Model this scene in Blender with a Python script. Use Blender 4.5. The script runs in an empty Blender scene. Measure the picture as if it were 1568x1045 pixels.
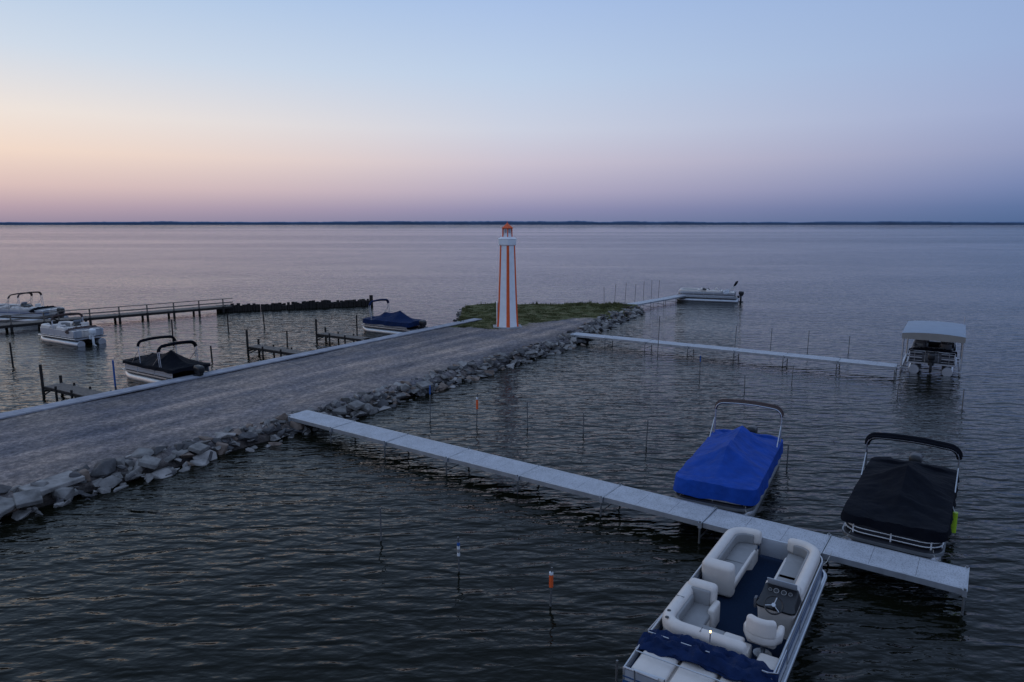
import bpy, bmesh, math, random
from mathutils import Vector, Matrix, noise
random.seed(7)
scene = bpy.context.scene
scene.view_settings.view_transform = 'Standard'
scene.view_settings.look = 'None'
scene.view_settings.exposure = 0

def lin(c):
    r=[]
    for v in c[:3]:
        v/=255.0
        r.append(v/12.92 if v<=0.04045 else ((v+0.055)/1.055)**2.4)
    return (r[0],r[1],r[2],1.0)

# ------------------------------------------------------------------ materials
def mat(name,color,rough=0.6,metal=0.0,nscale=6.0,namt=0.15,bump=0.0,bscale=30.0,spec=0.5,coat=0.0,emit=None,trans=0.0,dots=0.0):
    m=bpy.data.materials.new(name); m.use_nodes=True
    nt=m.node_tree; b=nt.nodes['Principled BSDF']
    tc=nt.nodes.new('ShaderNodeTexCoord')
    n=nt.nodes.new('ShaderNodeTexNoise'); n.inputs['Scale'].default_value=nscale; n.inputs['Detail'].default_value=5
    nt.links.new(tc.outputs['Object'],n.inputs['Vector'])
    mr=nt.nodes.new('ShaderNodeMapRange'); mr.inputs[1].default_value=0.25; mr.inputs[2].default_value=0.75
    mr.inputs[3].default_value=1-namt; mr.inputs[4].default_value=1+namt
    nt.links.new(n.outputs['Fac'],mr.inputs[0])
    val=mr.outputs[0]
    if dots:
        vo=nt.nodes.new('ShaderNodeTexVoronoi'); vo.inputs['Scale'].default_value=dots; nt.links.new(tc.outputs['Object'],vo.inputs['Vector'])
        m2=nt.nodes.new('ShaderNodeMapRange'); m2.inputs[1].default_value=0.22; m2.inputs[2].default_value=0.42; m2.inputs[3].default_value=0.62; m2.inputs[4].default_value=1.12
        nt.links.new(vo.outputs['Distance'],m2.inputs[0])
        mm=nt.nodes.new('ShaderNodeMath'); mm.operation='MULTIPLY'; nt.links.new(val,mm.inputs[0]); nt.links.new(m2.outputs[0],mm.inputs[1]); val=mm.outputs[0]
    mx=nt.nodes.new('ShaderNodeVectorMath'); mx.operation='SCALE'
    mx.inputs[0].default_value=color[:3]
    nt.links.new(val,mx.inputs['Scale'])
    nt.links.new(mx.outputs[0],b.inputs['Base Color'])
    b.inputs['Roughness'].default_value=rough; b.inputs['Metallic'].default_value=metal
    b.inputs['Specular IOR Level'].default_value=spec
    b.inputs['Coat Weight'].default_value=coat
    if bump>0:
        n2=nt.nodes.new('ShaderNodeTexNoise'); n2.inputs['Scale'].default_value=bscale; n2.inputs['Detail'].default_value=4
        nt.links.new(tc.outputs['Object'],n2.inputs['Vector'])
        bp=nt.nodes.new('ShaderNodeBump'); bp.inputs['Distance'].default_value=bump
        nt.links.new(n2.outputs['Fac'],bp.inputs['Height']); nt.links.new(bp.outputs[0],b.inputs['Normal'])
    if emit:
        b.inputs['Emission Color'].default_value=emit[0]; b.inputs['Emission Strength'].default_value=emit[1]
    if trans: b.inputs['Transmission Weight'].default_value=trans
    return m

M_alu=mat('aluminium',(0.50,0.51,0.53),0.38,0.9,3,0.1)
M_aluframe=mat('dock_frame',(0.40,0.41,0.43),0.45,0.6,3,0.2)
M_deckpanel=mat('dock_deck_panel',(0.37,0.375,0.40),0.65,0,2.5,0.14,0.003,60,dots=22)
M_pole=mat('galvanised_pole',(0.17,0.17,0.17),0.5,0.5,5,0.3)
M_darkpole=mat('old_timber',(0.03,0.026,0.024),0.9,0,8,0.4,0.01,20,spec=0.2)
M_timber=mat('weathered_timber',(0.16,0.135,0.115),0.85,0,6,0.3,0.006,20,spec=0.2)
M_vinyl=mat('seat_vinyl',(0.64,0.575,0.52),0.45,0,5,0.06,0.004,9)
M_vinyl2=mat('seat_vinyl_grey',(0.25,0.24,0.235),0.5,0,5,0.08,0.003,12)
M_vinyldk=mat('seat_vinyl_piping',(0.09,0.09,0.1),0.5,0,5,0.08)
M_panel=mat('boat_panel',(0.42,0.43,0.46),0.3,0.2,2,0.06)
M_panelblue=mat('boat_panel_blue',(0.02,0.07,0.18),0.3,0,2,0.08,coat=0.4)
M_paneldark=mat('boat_panel_dark',(0.02,0.02,0.025),0.35,0,2,0.1,spec=0.3)
M_white=mat('gelcoat_white',(0.7,0.7,0.7),0.3,0,2,0.05)
M_carpet=mat('blue_carpet',(0.009,0.020,0.045),0.95,0,30,0.25,0.003,150,spec=0.1)
M_black=mat('black_plastic',(0.012,0.012,0.014),0.4,0,6,0.2)
M_bluecanvas=mat('blue_canvas',(0.008,0.052,0.29),0.7,0,2.5,0.25,0.05,3.5,spec=0.15)
M_navycanvas=mat('navy_canvas',(0.006,0.018,0.065),0.75,0,4,0.25,0.04,6,spec=0.12)
M_blackcanvas=mat('black_canvas',(0.005,0.006,0.010),0.8,0,3,0.2,0.04,4,spec=0.08)
M_browncanvas=mat('brown_canvas',(0.08,0.055,0.05),0.8,0,4,0.2,0.01,8,spec=0.2)
M_lime=mat('lime_fender',(0.33,0.5,0.02),0.4,0,4,0.05)
M_rope=mat('mooring_rope',(0.35,0.33,0.3),0.9)
M_orange=mat('orange_paint',(0.75,0.115,0.03),0.5,0,5,0.12,spec=0.3)
M_lhwhite=mat('white_paint_boards',(0.80,0.80,0.81),0.55,0,3,0.07,0.004,15)
M_glass=mat('lantern_glass',(0.35,0.38,0.42),0.1,0,3,0.1)
M_concrete=mat('concrete',(0.30,0.30,0.31),0.85,0,3,0.25,0.01,25)
M_walk=mat('walkway_planks',(0.28,0.28,0.31),0.8,0,2,0.3,0.006,12)
M_lamp=mat('anchor_light',(1,0.8,0.4),0.4,emit=((1,0.6,0.2,1),6.0))
M_bluepaint=mat('blue_paint',(0.02,0.09,0.3),0.5)
M_canopy=mat('lift_canopy_vinyl',(0.22,0.26,0.32),0.5,0,2,0.1,0.01,5)
M_tan=mat('tan_vinyl',(0.26,0.235,0.21),0.6,0,2,0.1)

# ------------------------------------------------------------------ mesh builder
class B:
    def __init__(s,name):
        s.name=name; s.v=[]; s.f=[]; s.mi=[]; s.mats=[]; s.M=Matrix.Identity(4)
    def m(s,mt):
        if mt not in s.mats: s.mats.append(mt)
        return s.mats.index(mt)
    def add(s,vs,fs,mt,L=None):
        o=len(s.v); T=s.M if L is None else s.M@L
        for p in vs: s.v.append(T@Vector(p))
        i=s.m(mt) if not isinstance(mt,list) else None
        for k,f in enumerate(fs):
            s.f.append([o+j for j in f]); s.mi.append(i if i is not None else s.m(mt[k]))
    def addbm(s,bm,mt,L=None):
        bm.verts.index_update()
        s.add([v.co.copy() for v in bm.verts],[[v.index for v in f.verts] for f in bm.faces],mt,L); bm.free()
    def box(s,c,size,mt,rz=0,bev=0,ry=0,rx=0,seg=2):
        L=Matrix.Translation(c)@Matrix.Rotation(rz,4,'Z')@Matrix.Rotation(ry,4,'Y')@Matrix.Rotation(rx,4,'X')
        bm=bmesh.new(); bmesh.ops.create_cube(bm,size=1)
        for v in bm.verts: v.co=Vector((v.co.x*size[0],v.co.y*size[1],v.co.z*size[2]))
        if bev>0: bmesh.ops.bevel(bm,geom=bm.edges[:],offset=min(bev,min(size)*0.48),segments=seg,profile=0.5,affect='EDGES')
        s.addbm(bm,mt,L)
    def tube(s,pts,r,mt,n=8,r2=None):
        pts=[Vector(p) for p in pts]; vs=[];fs=[]
        N=len(pts); up=None
        for i,p in enumerate(pts):
            t=(pts[min(i+1,N-1)]-pts[max(i-1,0)]).normalized()
            if up is None:
                up=Vector((0,0,1)) if abs(t.z)<0.9 else Vector((1,0,0))
            a=(up-t*up.dot(t)).normalized(); b=t.cross(a); up=a
            rr=r if r2 is None else r+(r2-r)*i/(N-1)
            for k in range(n):
                an=2*math.pi*k/n; vs.append(p+a*(rr*math.cos(an))+b*(rr*math.sin(an)))
        for i in range(N-1):
            for k in range(n):
                fs.append([i*n+k,i*n+(k+1)%n,(i+1)*n+(k+1)%n,(i+1)*n+k])
        fs.append(list(range(n))); fs.append([(N-1)*n+k for k in range(n)])
        s.add(vs,fs,mt)
    def loft(s,rings,mt,caps=True):
        n=len(rings[0]); vs=[p for r in rings for p in r]; fs=[]
        for i in range(len(rings)-1):
            for k in range(n): fs.append([i*n+k,i*n+(k+1)%n,(i+1)*n+(k+1)%n,(i+1)*n+k])
        if caps: fs.append(list(range(n))); fs.append([(len(rings)-1)*n+k for k in range(n)])
        s.add(vs,fs,mt)
    def sweep(s,path,prof,mt,rnd=0.0,closed=False):
        P=[Vector((p[0],p[1],p[2] if len(p)>2 else 0)) for p in path]
        N=len(P); rings=[]
        zc=sum(q[1] for q in prof)/len(prof)
        def ring(p,t,sc,off,mit):
            l=Vector((-t.y,t.x,0))
            return [p+t*off+l*(q[0]*sc*mit)+Vector((0,0,zc+(q[1]-zc)*(1-(1-sc)*0.6))) for q in prof]
        for i in range(N):
            if closed:
                t0=(P[i]-P[i-1]).normalized(); t1=(P[(i+1)%N]-P[i]).normalized()
            else:
                t0=(P[i]-P[i-1]).normalized() if i>0 else (P[1]-P[0]).normalized()
                t1=(P[i+1]-P[i]).normalized() if i<N-1 else t0
            t=(t0+t1); t.z=0; t.normalize(); mit=1/max(0.5,t.dot(t1))
            if rnd>0 and i==0: rings.append(ring(P[i],t,0.45,-rnd,1)); rings.append(ring(P[i],t,0.82,-rnd*0.7,1))
            rings.append(ring(P[i],t,1,0,mit))
            if rnd>0 and i==N-1: rings.append(ring(P[i],t,0.82,rnd*0.7,1)); rings.append(ring(P[i],t,0.45,rnd,1))
        if closed: rings.append(rings[0]); s.loft(rings,mt,False)
        else: s.loft(rings,mt)
    def done(s,smooth=38):
        me=bpy.data.meshes.new(s.name); me.from_pydata([tuple(v) for v in s.v],[],s.f)
        for x in s.mats: me.materials.append(x)
        me.polygons.foreach_set('material_index',s.mi)
        bm=bmesh.new(); bm.from_mesh(me); bmesh.ops.recalc_face_normals(bm,faces=bm.faces[:]); bm.to_mesh(me); bm.free()
        if smooth:
            me.shade_smooth(); me.set_sharp_from_angle(angle=math.radians(smooth))
        ob=bpy.data.objects.new(s.name,me); scene.collection.objects.link(ob); return ob

def rr(w,z0,z1,r,n=4):
    r=min(r,w/2*0.98,(z1-z0)/2*0.98); out=[]
    for cx,cz,a0 in ((w/2-r,z1-r,0),(-w/2+r,z1-r,90),(-w/2+r,z0+r,180),(w/2-r,z0+r,270)):
        for k in range(n+1):
            a=math.radians(a0+90*k/n); out.append((cx+r*math.cos(a),cz+r*math.sin(a)))
    return out
def arc(cx,cy,r,a0,a1,n=6):
    return [(cx+r*math.cos(math.radians(a0+(a1-a0)*k/n)),cy+r*math.sin(math.radians(a0+(a1-a0)*k/n))) for k in range(n+1)]
def frame(pos,fwd):
    f=Vector((fwd[0],fwd[1],0)).normalized(); l=Vector((-f.y,f.x,0))
    M=Matrix.Identity(4)
    for i in range(3): M[i][0]=f[i]; M[i][1]=l[i]; M[i][2]=(0,0,1)[i]
    M[0][3]=pos[0];M[1][3]=pos[1];M[2][3]=pos[2] if len(pos)>2 else 0
    return M

# ------------------------------------------------------------------ boats
def pontoons(b,L,W,mt=M_alu,r=0.31,zc=0.12):
    for sy in (1,-1):
        y=sy*(W/2-0.38); rings=[]
        for x,rad,dz in ((0.0,r*0.9,0),(0.06,r,0),(L*0.5,r,0),(L-1.0,r,0),(L-0.7,r*0.95,0.02),(L-0.4,r*0.72,0.09),(L-0.2,r*0.42,0.17),(L-0.1,r*0.12,0.22)):
            rings.append([(x,y+rad*math.cos(2*math.pi*k/14),zc+dz+rad*math.sin(2*math.pi*k/14)) for k in range(14)])
        b.loft(rings,mt)
        b.box((L*0.5,y,0.45),(L*0.9,0.12,0.09),mt)
    for k in range(int(L/0.8)):
        b.box((0.4+k*0.8,0,0.475),(0.06,W*0.9,0.05),mt)
def deckplan(x0,x1,hw,rc,n=6):
    return [(x0,-hw)]+arc(x1-rc,-hw+rc,rc,-90,0,n)+arc(x1-rc,hw-rc,rc,0,90,n)+[(x0,hw)]
def slab(b,plan,z0,z1,mt):
    n=len(plan); vs=[(p[0],p[1],z0) for p in plan]+[(p[0],p[1],z1) for p in plan]
    fs=[[k,(k+1)%n,n+(k+1)%n,n+k] for k in range(n)]+[list(range(n)),[n+k for k in range(n)]]
    b.add(vs,fs,mt)
def motor(b,x=-0.3,mt=M_black,y=0):
    b.box((x,y,1.05),(0.62,0.38,0.42),mt,bev=0.12,ry=-0.06,seg=3)
    b.box((x,y,0.8),(0.42,0.28,0.2),mt,bev=0.06)
    b.box((x+0.02,y,0.42),(0.22,0.14,0.7),mt,bev=0.05)
    b.box((x-0.02,y,-0.05),(0.5,0.04,0.3),mt,bev=0.015)
    b.box((x+0.3,y,0.6),(0.25,0.3,0.3),mt,bev=0.03)
    b.tube([(x-0.3,y,-0.1),(x+0.2,y,-0.1)],0.06,mt,10)
    for k in range(3):
        b.box((x-0.32,y+0.09*math.cos(k*2.1),-0.1+0.09*math.sin(k*2.1)),(0.03,0.1,0.14),mt,rx=k*2.1)
def bimini(b,x,W,zt,mt,lean=0.0,strut=0.9,rad=0.05,fw=0.0,both=True):
    hw=W/2-0.04; rc=0.3
    def arch(xo,zz,lean,r,mtt,full=True):
        pts=[]
        if full: pts.append((xo,-hw,1.0))
        for (yy,z2) in arc(-hw+rc,zz-rc,rc,180,90,5): pts.append((xo+lean*(z2-1.0),yy,z2))
        for k in range(1,6): yy=-hw+rc+(2*hw-2*rc)*k/6; pts.append((xo+lean*(zz-1)+0,yy,zz+0.05*math.sin(math.pi*k/6)))
        for (yy,z2) in arc(hw-rc,zz-rc,rc,90,0,5): pts.append((xo+lean*(z2-1.0),yy,z2))
        if full: pts.append((xo,hw,1.0))
        b.tube(pts,r,mtt,8)
    arch(x,zt,lean,0.02,M_alu)
    arch(x,zt,lean,rad,mt,False)
    if both:
        arch(x+0.16,zt-0.06,lean,0.018,M_alu); arch(x+0.1,zt-0.05,lean,rad*0.9,mt,False)
    for sy in (1,-1):
        b.tube([(x+strut,sy*hw,1.1),(x+lean*(zt-1.5),sy*hw,zt-0.5)],0.016,M_alu,6)
def cover_height(x,L,peaks,rail):
    xs=[-0.02]+[p[0] for p in peaks]+[L+0.02]; zs=[rail+0.05]+[p[1] for p in peaks]+[rail+0.02]
    for i in range(len(xs)-1):
        if xs[i]<=x<=xs[i+1]:
            u=(x-xs[i])/(xs[i+1]-xs[i]); return zs[i]+(zs[i+1]-zs[i])*u-0.13*math.sin(math.pi*u)
    return rail
def cover(b,x0,x1,W,peaks,rail,edge,mt,seed=0,rc=0.45):
    NX,NY=90,36; L=x1-x0; hw=W/2+0.03
    def half(xl):
        d=L-xl
        if d<rc: return hw-rc+math.sqrt(max(0,rc*rc-(rc-d)**2))*1.0
        if xl<0.15: return hw-0.1+0.1*(xl/0.15)
        return hw
    idx={}; vs=[]; fs=[]
    for i in range(NX+1):
        xl=L*(i/NX)
        h=half(xl)
        for j in range(NY+1):
            t=-1+2*j/NY; zr=cover_height(xl,L,peaks,rail)
            a=abs(t)
            z=rail+(zr-rail)*(1-a)**0.9 if a<1 else rail
            z-=0.09*math.sin(math.pi*a)*(zr>rail+0.1)
            w=0.0
            for q,(px,pz) in enumerate(peaks):
                an=math.atan2(t*h,xl-px); d=math.hypot(t*h,xl-px)
                w+=0.045*abs(math.sin(an*3.5+q*2+seed))*min(1,d*1.5)*math.exp(-d*0.55)
            z+=w*(1-a**6)+0.06*noise.noise(Vector((xl*1.3+seed,t*2.2,seed)))+0.022*noise.noise(Vector((xl*5,t*7,seed+3)))
            vs.append((x0+xl,t*h,z)); idx[(i,j)]=len(vs)-1
    for i in range(NX):
        for j in range(NY): fs.append([idx[(i,j)],idx[(i+1,j)],idx[(i+1,j+1)],idx[(i,j+1)]])
    loop=[idx[(i,0)] for i in range(NX+1)]+[idx[(NX,j)] for j in range(1,NY+1)]+[idx[(i,NY)] for i in range(NX-1,-1,-1)]+[idx[(0,j)] for j in range(NY-1,0,-1)]
    prev=loop; n=len(loop)
    for lv in range(1,5):
        cur=[]
        for k,ii in enumerate(loop):
            p=vs[ii]; cx=x0+L/2
            o=1+0.014*lv*noise.noise(Vector((p[0]*2.2+seed,p[1]*2.2,seed)))+0.008*lv
            ze=edge+0.07*noise.noise(Vector((p[0]*1.1,p[1]*1.1,seed+5)))
            vs.append((cx+(p[0]-cx)*(1+(o-1)*0.5),p[1]*o,p[2]+(ze-p[2])*lv/4)); cur.append(len(vs)-1)
        for k in range(n): fs.append([prev[k],prev[(k+1)%n],cur[(k+1)%n],cur[k]])
        prev=cur
    b.add(vs,fs,mt)
def fence_loop(L,W):
    hw=W/2-0.05
    return [(0.5,-hw)]+[(0.5+(L-1.3)*k/8,-hw) for k in range(1,8)]+arc(L-0.3-0.5,-hw+0.5,0.5,-90,0,6)+[(L-0.3,0)]+arc(L-0.3-0.5,hw-0.5,0.5,0,90,6)+[(0.5+(L-1.3)*(8-k)/8,hw) for k in range(1,8)]+[(0.5,hw)]
def rails(b,L,W,zs,mt=M_alu,r=0.018,panel=None,pz=(0.62,1.05),every=3):
    fl=fence_loop(L,W)
    for z in zs: b.tube([(p[0],p[1],z) for p in fl],r,mt,6)
    for k in range(0,len(fl),every): b.tube([(fl[k][0],fl[k][1],0.58),(fl[k][0],fl[k][1],max(zs))],r*1.2,mt,6)
    if panel:
        b.sweep([(p[0]*1.0-0.0,p[1]*0.985) for p in fl],[(-0.008,pz[0]),(0.008,pz[0]),(0.008,pz[1]),(-0.008,pz[1])],panel)
def covered_boat(name,pos,fwd,L,W,cmat,peaks,rail=1.12,edge=0.75,panel=M_panel,bim=None,seed=0,railmt=M_alu,lines=False):
    b=B(name); b.M=frame(pos,fwd)
    pontoons(b,L,W)
    slab(b,deckplan(0.1,L-0.05,W/2,0.5),0.5,0.585,M_alu)
    slab(b,deckplan(0.12,L-0.08,W/2-0.04,0.48),0.587,0.592,M_paneldark)
    rails(b,L,W,(0.66,0.78,0.90,1.05),railmt,0.017,panel,(0.62,1.03))
    cover(b,0.3,L-0.25,W,peaks,rail,edge,cmat,seed)
    if bim: 
        for q in bim: bimini(b,*q[0],**q[1])
    motor(b)
    if lines:
        for sy in (1,-1):
            b.tube([(L-0.35,sy*(W/2-0.25),0.62),(L-0.1,sy*(W/2-0.2),0.55),(L+0.12,sy*(W/2-0.1),0.56),(L+0.3,sy*(W/2-0.05),0.66)],0.009,M_rope,6)
    return b.done()

def open_boat(name,pos,fwd,L=7.6,W=2.5,panel=M_panel,stripe=M_panelblue,canvas=M_navycanvas,motor_mt=M_black,carpet=M_carpet,vin=M_vinyl,bim=None,lamp=True):
    b=B(name); S=L/7.6; b.M=frame(pos,fwd)@Matrix.Diagonal((S,1,1,1)); Lr=7.6
    pontoons(b,Lr,W)
    hw=W/2
    slab(b,deckplan(0.1,Lr-0.05,hw,0.55),0.5,0.585,M_alu)
    slab(b,deckplan(0.13,Lr-0.08,hw-0.04,0.53),0.587,0.594,carpet)
    zd=0.594
    fx=Lr-0.45; fy=hw-0.05
    for sy in (1,-1):
        p=[(0.45,sy*0.5)]+[(0.45,sy*(fy-0.02))]+[(0.45+k*0.6,sy*fy) for k in range(1,10)]+[(q[0],sy*q[1]) for q in arc(fx-0.55,fy-0.55,0.55,90,0,7)]+[(fx,sy*0.38)]
        b.sweep(p,[(-0.012,0.63),(0.012,0.63),(0.012,1.10),(-0.012,1.10)],panel)
        b.sweep(p,[(-0.018,0.80),(0.018,0.80),(0.018,0.88),(-0.018,0.88)],stripe)
        b.sweep(p,[(-0.018,0.94),(0.018,0.94),(0.018,0.965),(-0.018,0.965)],stripe)
        for z,r in ((0.64,0.018),(1.12,0.022)): b.tube([(q[0],q[1],z) for q in p],r,M_alu,8)
        for k in range(1,len(p),2): b.box((p[k][0],p[k][1],0.87),(0.035,0.05,0.5),M_alu,bev=0.008)
        if lamp: b.tube([(Lr-0.3,sy*(hw-0.25),0.62),(Lr-0.05,sy*(hw-0.2),0.55),(Lr+0.2,sy*(hw-0.1),0.57),(Lr+0.6,sy*(hw-0.05),0.66)],0.009,M_rope,6)
    b.tube([(0.1,-hw,0.54)]+[(q[0],q[1],0.54) for q in deckplan(0.1,Lr-0.05,hw+0.01,0.55)]+[(0.1,hw,0.54)],0.035,M_alu,8)
    b.box((fx,0,0.88),(0.03,0.72,0.44),panel,bev=0.01); b.tube([(fx,-0.36,0.64),(fx,-0.36,1.12),(fx,0.36,1.12),(fx,0.36,0.64)],0.018,M_alu,6)
    yb=fy-0.16; xb=fx-0.17; rc=0.42
    def seam(x,y,z,dx,dy): b.tube([(x-dx,y-dy,z),(x+dx,y+dy,z)],0.007,M_vinyldk,5)
    for sy in (1,-1):
        xa=4.75 if sy>0 else 4.55
        path=[(xa,sy*yb)]+[(xa+(xb-rc-xa)*k/4,sy*yb) for k in range(1,4)]+[(q[0],sy*q[1]) for q in arc(xb-rc,yb-rc,rc,90,0,6)]+[(xb,sy*0.42)]
        b.sweep(path,rr(0.24,0.98,1.36,0.11),vin,rnd=0.1)
        b.sweep(path,rr(0.20,zd,1.0,0.03),vin)
        b.tube([(q[0],q[1],1.0) for q in [(xa+0.1,sy*(yb-0.127))]+[(q[0],sy*q[1]) for q in arc(xb-0.127-rc*0.7,yb-0.127-rc*0.7,rc*0.7,90,0,6)]],0.008,M_vinyldk,5)
        ip=[(xa+0.15,sy*(yb-0.13))]+[(q[0],sy*q[1]) for q in arc(xb-0.13-rc*0.7,yb-0.13-rc*0.7,rc*0.7,90,0,6)]+[(xb-0.13,sy*0.5)]
        b.sweep(ip,rr(0.08,1.02,1.27,0.035),M_vinyl2,rnd=0.03)
        pl=[(xa+0.1,sy*(yb-0.1)),(xa+0.1,sy*0.46)]+[(xb-0.75,sy*0.46),(xb-0.65,sy*0.35),(xb-0.1,sy*0.35)]+[(q[0],sy*q[1]) for q in arc(xb-0.1-0.3,yb-0.1-0.3,0.3,0,90,4)]
        slab(b,pl,zd,0.90,vin)
        b.box(((xa+xb-0.4)/2-0.4,sy*(yb-0.37),0.96),((xb-xa-0.35)*0.5,0.5,0.14),M_vinyl2,bev=0.05,seg=3)
        b.box(((xa+xb-0.4)/2+0.42,sy*(yb-0.37),0.96),((xb-xa-0.35)*0.5,0.5,0.14),M_vinyl2,bev=0.05,seg=3)
        b.box((xb-0.36,sy*0.62,0.962),(0.5,0.52,0.135),M_vinyl2,bev=0.05,seg=3)
        b.box(((xa+xb-0.4)/2,sy*(yb-0.615),0.945),(xb-xa-0.35,0.09,0.15),vin,bev=0.04,seg=3)
        b.box((xa-0.02,sy*(yb-0.28),1.03),(0.32,0.72,0.8),vin,bev=0.11,ry=-0.12,seg=4)
        b.box((xa+0.17,sy*(yb-0.3),1.14),(0.08,0.5,0.4),M_vinyl2,bev=0.035,ry=-0.12,seg=3)
    path=[(3.65,yb),(3.2,yb),(2.9,yb),(2.6,yb)]+[(q[0],q[1]) for q in arc(2.02+0.35,yb-0.35,0.35,90,180,5)]+[(2.02,0.2),(2.02,-0.1),(2.02,-0.5)]
    b.sweep(path,rr(0.26,0.98,1.34,0.12),vin,rnd=0.1); b.sweep(path,rr(0.22,zd,1.0,0.03),vin)
    seam(2.02,0.25,1.337,0.09,0); seam(2.95,yb,1.337,0,0.09)
    ip=[(3.3,yb-0.14),(2.45,yb-0.14)]+arc(2.16+0.25,yb-0.14-0.25,0.25,90,180,4)+[(2.16,-0.4)]
    b.sweep(ip,rr(0.08,1.02,1.25,0.035),M_vinyl2,rnd=0.03)
    b.box((2.85,yb-0.33,0.76),(1.6,0.52,0.34),vin,bev=0.03); b.box((2.42,0.1,0.76),(0.6,1.3,0.34),vin,bev=0.03)
    b.box((2.95,yb-0.36,0.97),(1.0,0.48,0.14),M_vinyl2,bev=0.05,seg=3); b.box((2.42,0.33,0.972),(0.56,0.75,0.14),M_vinyl2,bev=0.05,seg=3)
    b.box((2.42,-0.22,0.97),(0.56,0.4,0.15),vin,bev=0.05,seg=3)
    b.box((3.62,yb-0.25,1.03),(0.3,0.62,0.76),vin,bev=0.1,ry=0.14,seg=4)
    b.box((3.44,yb-0.27,1.13),(0.09,0.42,0.42),M_vinyl2,bev=0.035,ry=0.14,seg=3)
    b.box((3.35,yb-0.6,0.88),(0.5,0.14,0.5),vin,bev=0.05,seg=3)
    for cx,cy in ((2.05,0.95),(2.3,1.0)):
        b.tube([(cx,cy,1.335),(cx,cy,1.345)],0.04,M_black,12)
    cy=-0.74; 
    def conring(z,x0,x1,w): 
        r=0.1
        return [(q[0],q[1],z) for q in arc(x1-r,cy-w/2+r,r,-90,0,3)+arc(x1-r,cy+w/2-r,r,0,90,3)+arc(x0+r,cy+w/2-r,r,90,180,3)+arc(x0+r,cy-w/2+r,r,180,270,3)]
    b.loft([conring(zd,3.78,4.4,0.7),conring(1.1,3.72,4.42,0.74),conring(1.22,3.66,4.42,0.76)],vin)
    dash=[]
    for z,x0,x1,w in ((1.222,3.64,4.42,0.78),(1.27,3.62,4.40,0.76)): dash.append(conring(z,x0,x1,w))
    top=[Vector(p) for p in conring(1.32,3.72,4.34,0.68)]
    top=[(p.x,p.y,1.30+0.16*(p.x-3.72)/0.62) for p in top]; dash.append(top)
    b.loft(dash,M_black)
    b.box((4.26,cy,1.52),(0.02,0.6,0.22),M_glass,bev=0.008,ry=-0.5)
    for g,rg in ((-0.2,0.04),(-0.07,0.055),(0.08,0.055),(0.2,0.035)):
        b.tube([(4.12,cy+g,1.405),(4.105,cy+g,1.425)],rg,M_vinyl2,12); b.tube([(4.12,cy+g,1.406),(4.1045,cy+g,1.4265)],rg*0.8,M_black,12)
    wc=Vector((3.62,cy+0.02,1.36)); ax=Vector((-0.75,0,0.66)).normalized(); u=Vector((0,1,0)); v=ax.cross(u)
    b.tube([wc+(u*math.cos(a)+v*math.sin(a))*0.18 for a in [2*math.pi*k/20 for k in range(21)]],0.018,M_black,6)
    for a in (0.3,2.4,4.5): b.tube([wc,wc+(u*math.cos(a)+v*math.sin(a))*0.18],0.012,M_alu,6)
    b.tube([wc+ax*0.02,wc-ax*0.15],0.04,M_alu,10)
    b.box((3.85,cy+0.42,1.2),(0.14,0.06,0.22),M_vinyldk,bev=0.02)
    cc=(3.0,cy+0.05)
    b.tube([(cc[0],cc[1],zd),(cc[0],cc[1],0.9)],0.05,M_alu,10); b.tube([(cc[0],cc[1],zd),(cc[0],cc[1],zd+0.03)],0.18,M_alu,14)
    b.box((cc[0]+0.03,cc[1],0.98),(0.56,0.56,0.16),vin,bev=0.07,seg=4)
    b.box((cc[0]+0.05,cc[1],1.055),(0.36,0.34,0.04),M_vinyl2,bev=0.018,seg=2)
    cp=[(cc[0]+0.16,cc[1]-0.29),(cc[0]-0.1,cc[1]-0.3)]+[(cc[0]-0.25,cc[1]-0.22),(cc[0]-0.31,cc[1]-0.1),(cc[0]-0.32,cc[1]),(cc[0]-0.31,cc[1]+0.1),(cc[0]-0.25,cc[1]+0.22),(cc[0]-0.1,cc[1]+0.3),(cc[0]+0.16,cc[1]+0.29)]
    b.sweep(cp,rr(0.13,1.0,1.24,0.06),vin,rnd=0.05)
    b.sweep(cp[2:7],rr(0.16,1.15,1.52,0.07),vin,rnd=0.05)
    b.box((2.15,-0.95,0.8),(0.6,0.4,0.42),vin,bev=0.06,seg=3)
    vs=[];fs=[];n1=110;n2=30
    for i in range(n1+1):
        yy=-hw-0.03+(2*hw+0.06)*i/n1
        for j in range(n2):
            a=2*math.pi*j/n2
            rx=0.34+0.10*noise.noise(Vector((yy*2.5,a,1))); rz=0.13+0.07*noise.noise(Vector((yy*3,math.cos(a)*2,5)))
            k=noise.noise(Vector((yy*6,math.cos(a)*3,math.sin(a)*3)))*0.06
            k2=0.05*(1-abs(noise.noise(Vector((yy*4+3*math.cos(a),math.cos(a)*4,2))))*4)
            en=0.8 if i in(0,n1) else 1
            vs.append((1.48+(rx+k)*math.cos(a)*en,yy,1.18+(rz+k+k2*(math.sin(a)>0))*math.sin(a)*en-0.14*(abs(yy)/hw)**4))
    for i in range(n1):
        for j in range(n2): fs.append([i*n2+j,i*n2+(j+1)%n2,(i+1)*n2+(j+1)%n2,(i+1)*n2+j])
    fs.append(list(range(n2))); fs.append([n1*n2+j for j in range(n2)])
    b.add(vs,fs,canvas)
    for xx,zz in ((1.15,1.02),(1.75,1.08)):
        b.tube([(2.6,hw-0.02,1.1),(xx,hw+0.0,zz+0.05),(xx-0.25,hw-0.1,zz+0.18),(xx-0.25,-hw+0.1,zz+0.18),(xx,-hw,zz+0.05),(2.6,-hw+0.02,1.1)],0.016,M_alu,6)
    b.box((1.0,0.0,0.8),(0.95,2.1,0.42),vin,bev=0.04)
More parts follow.
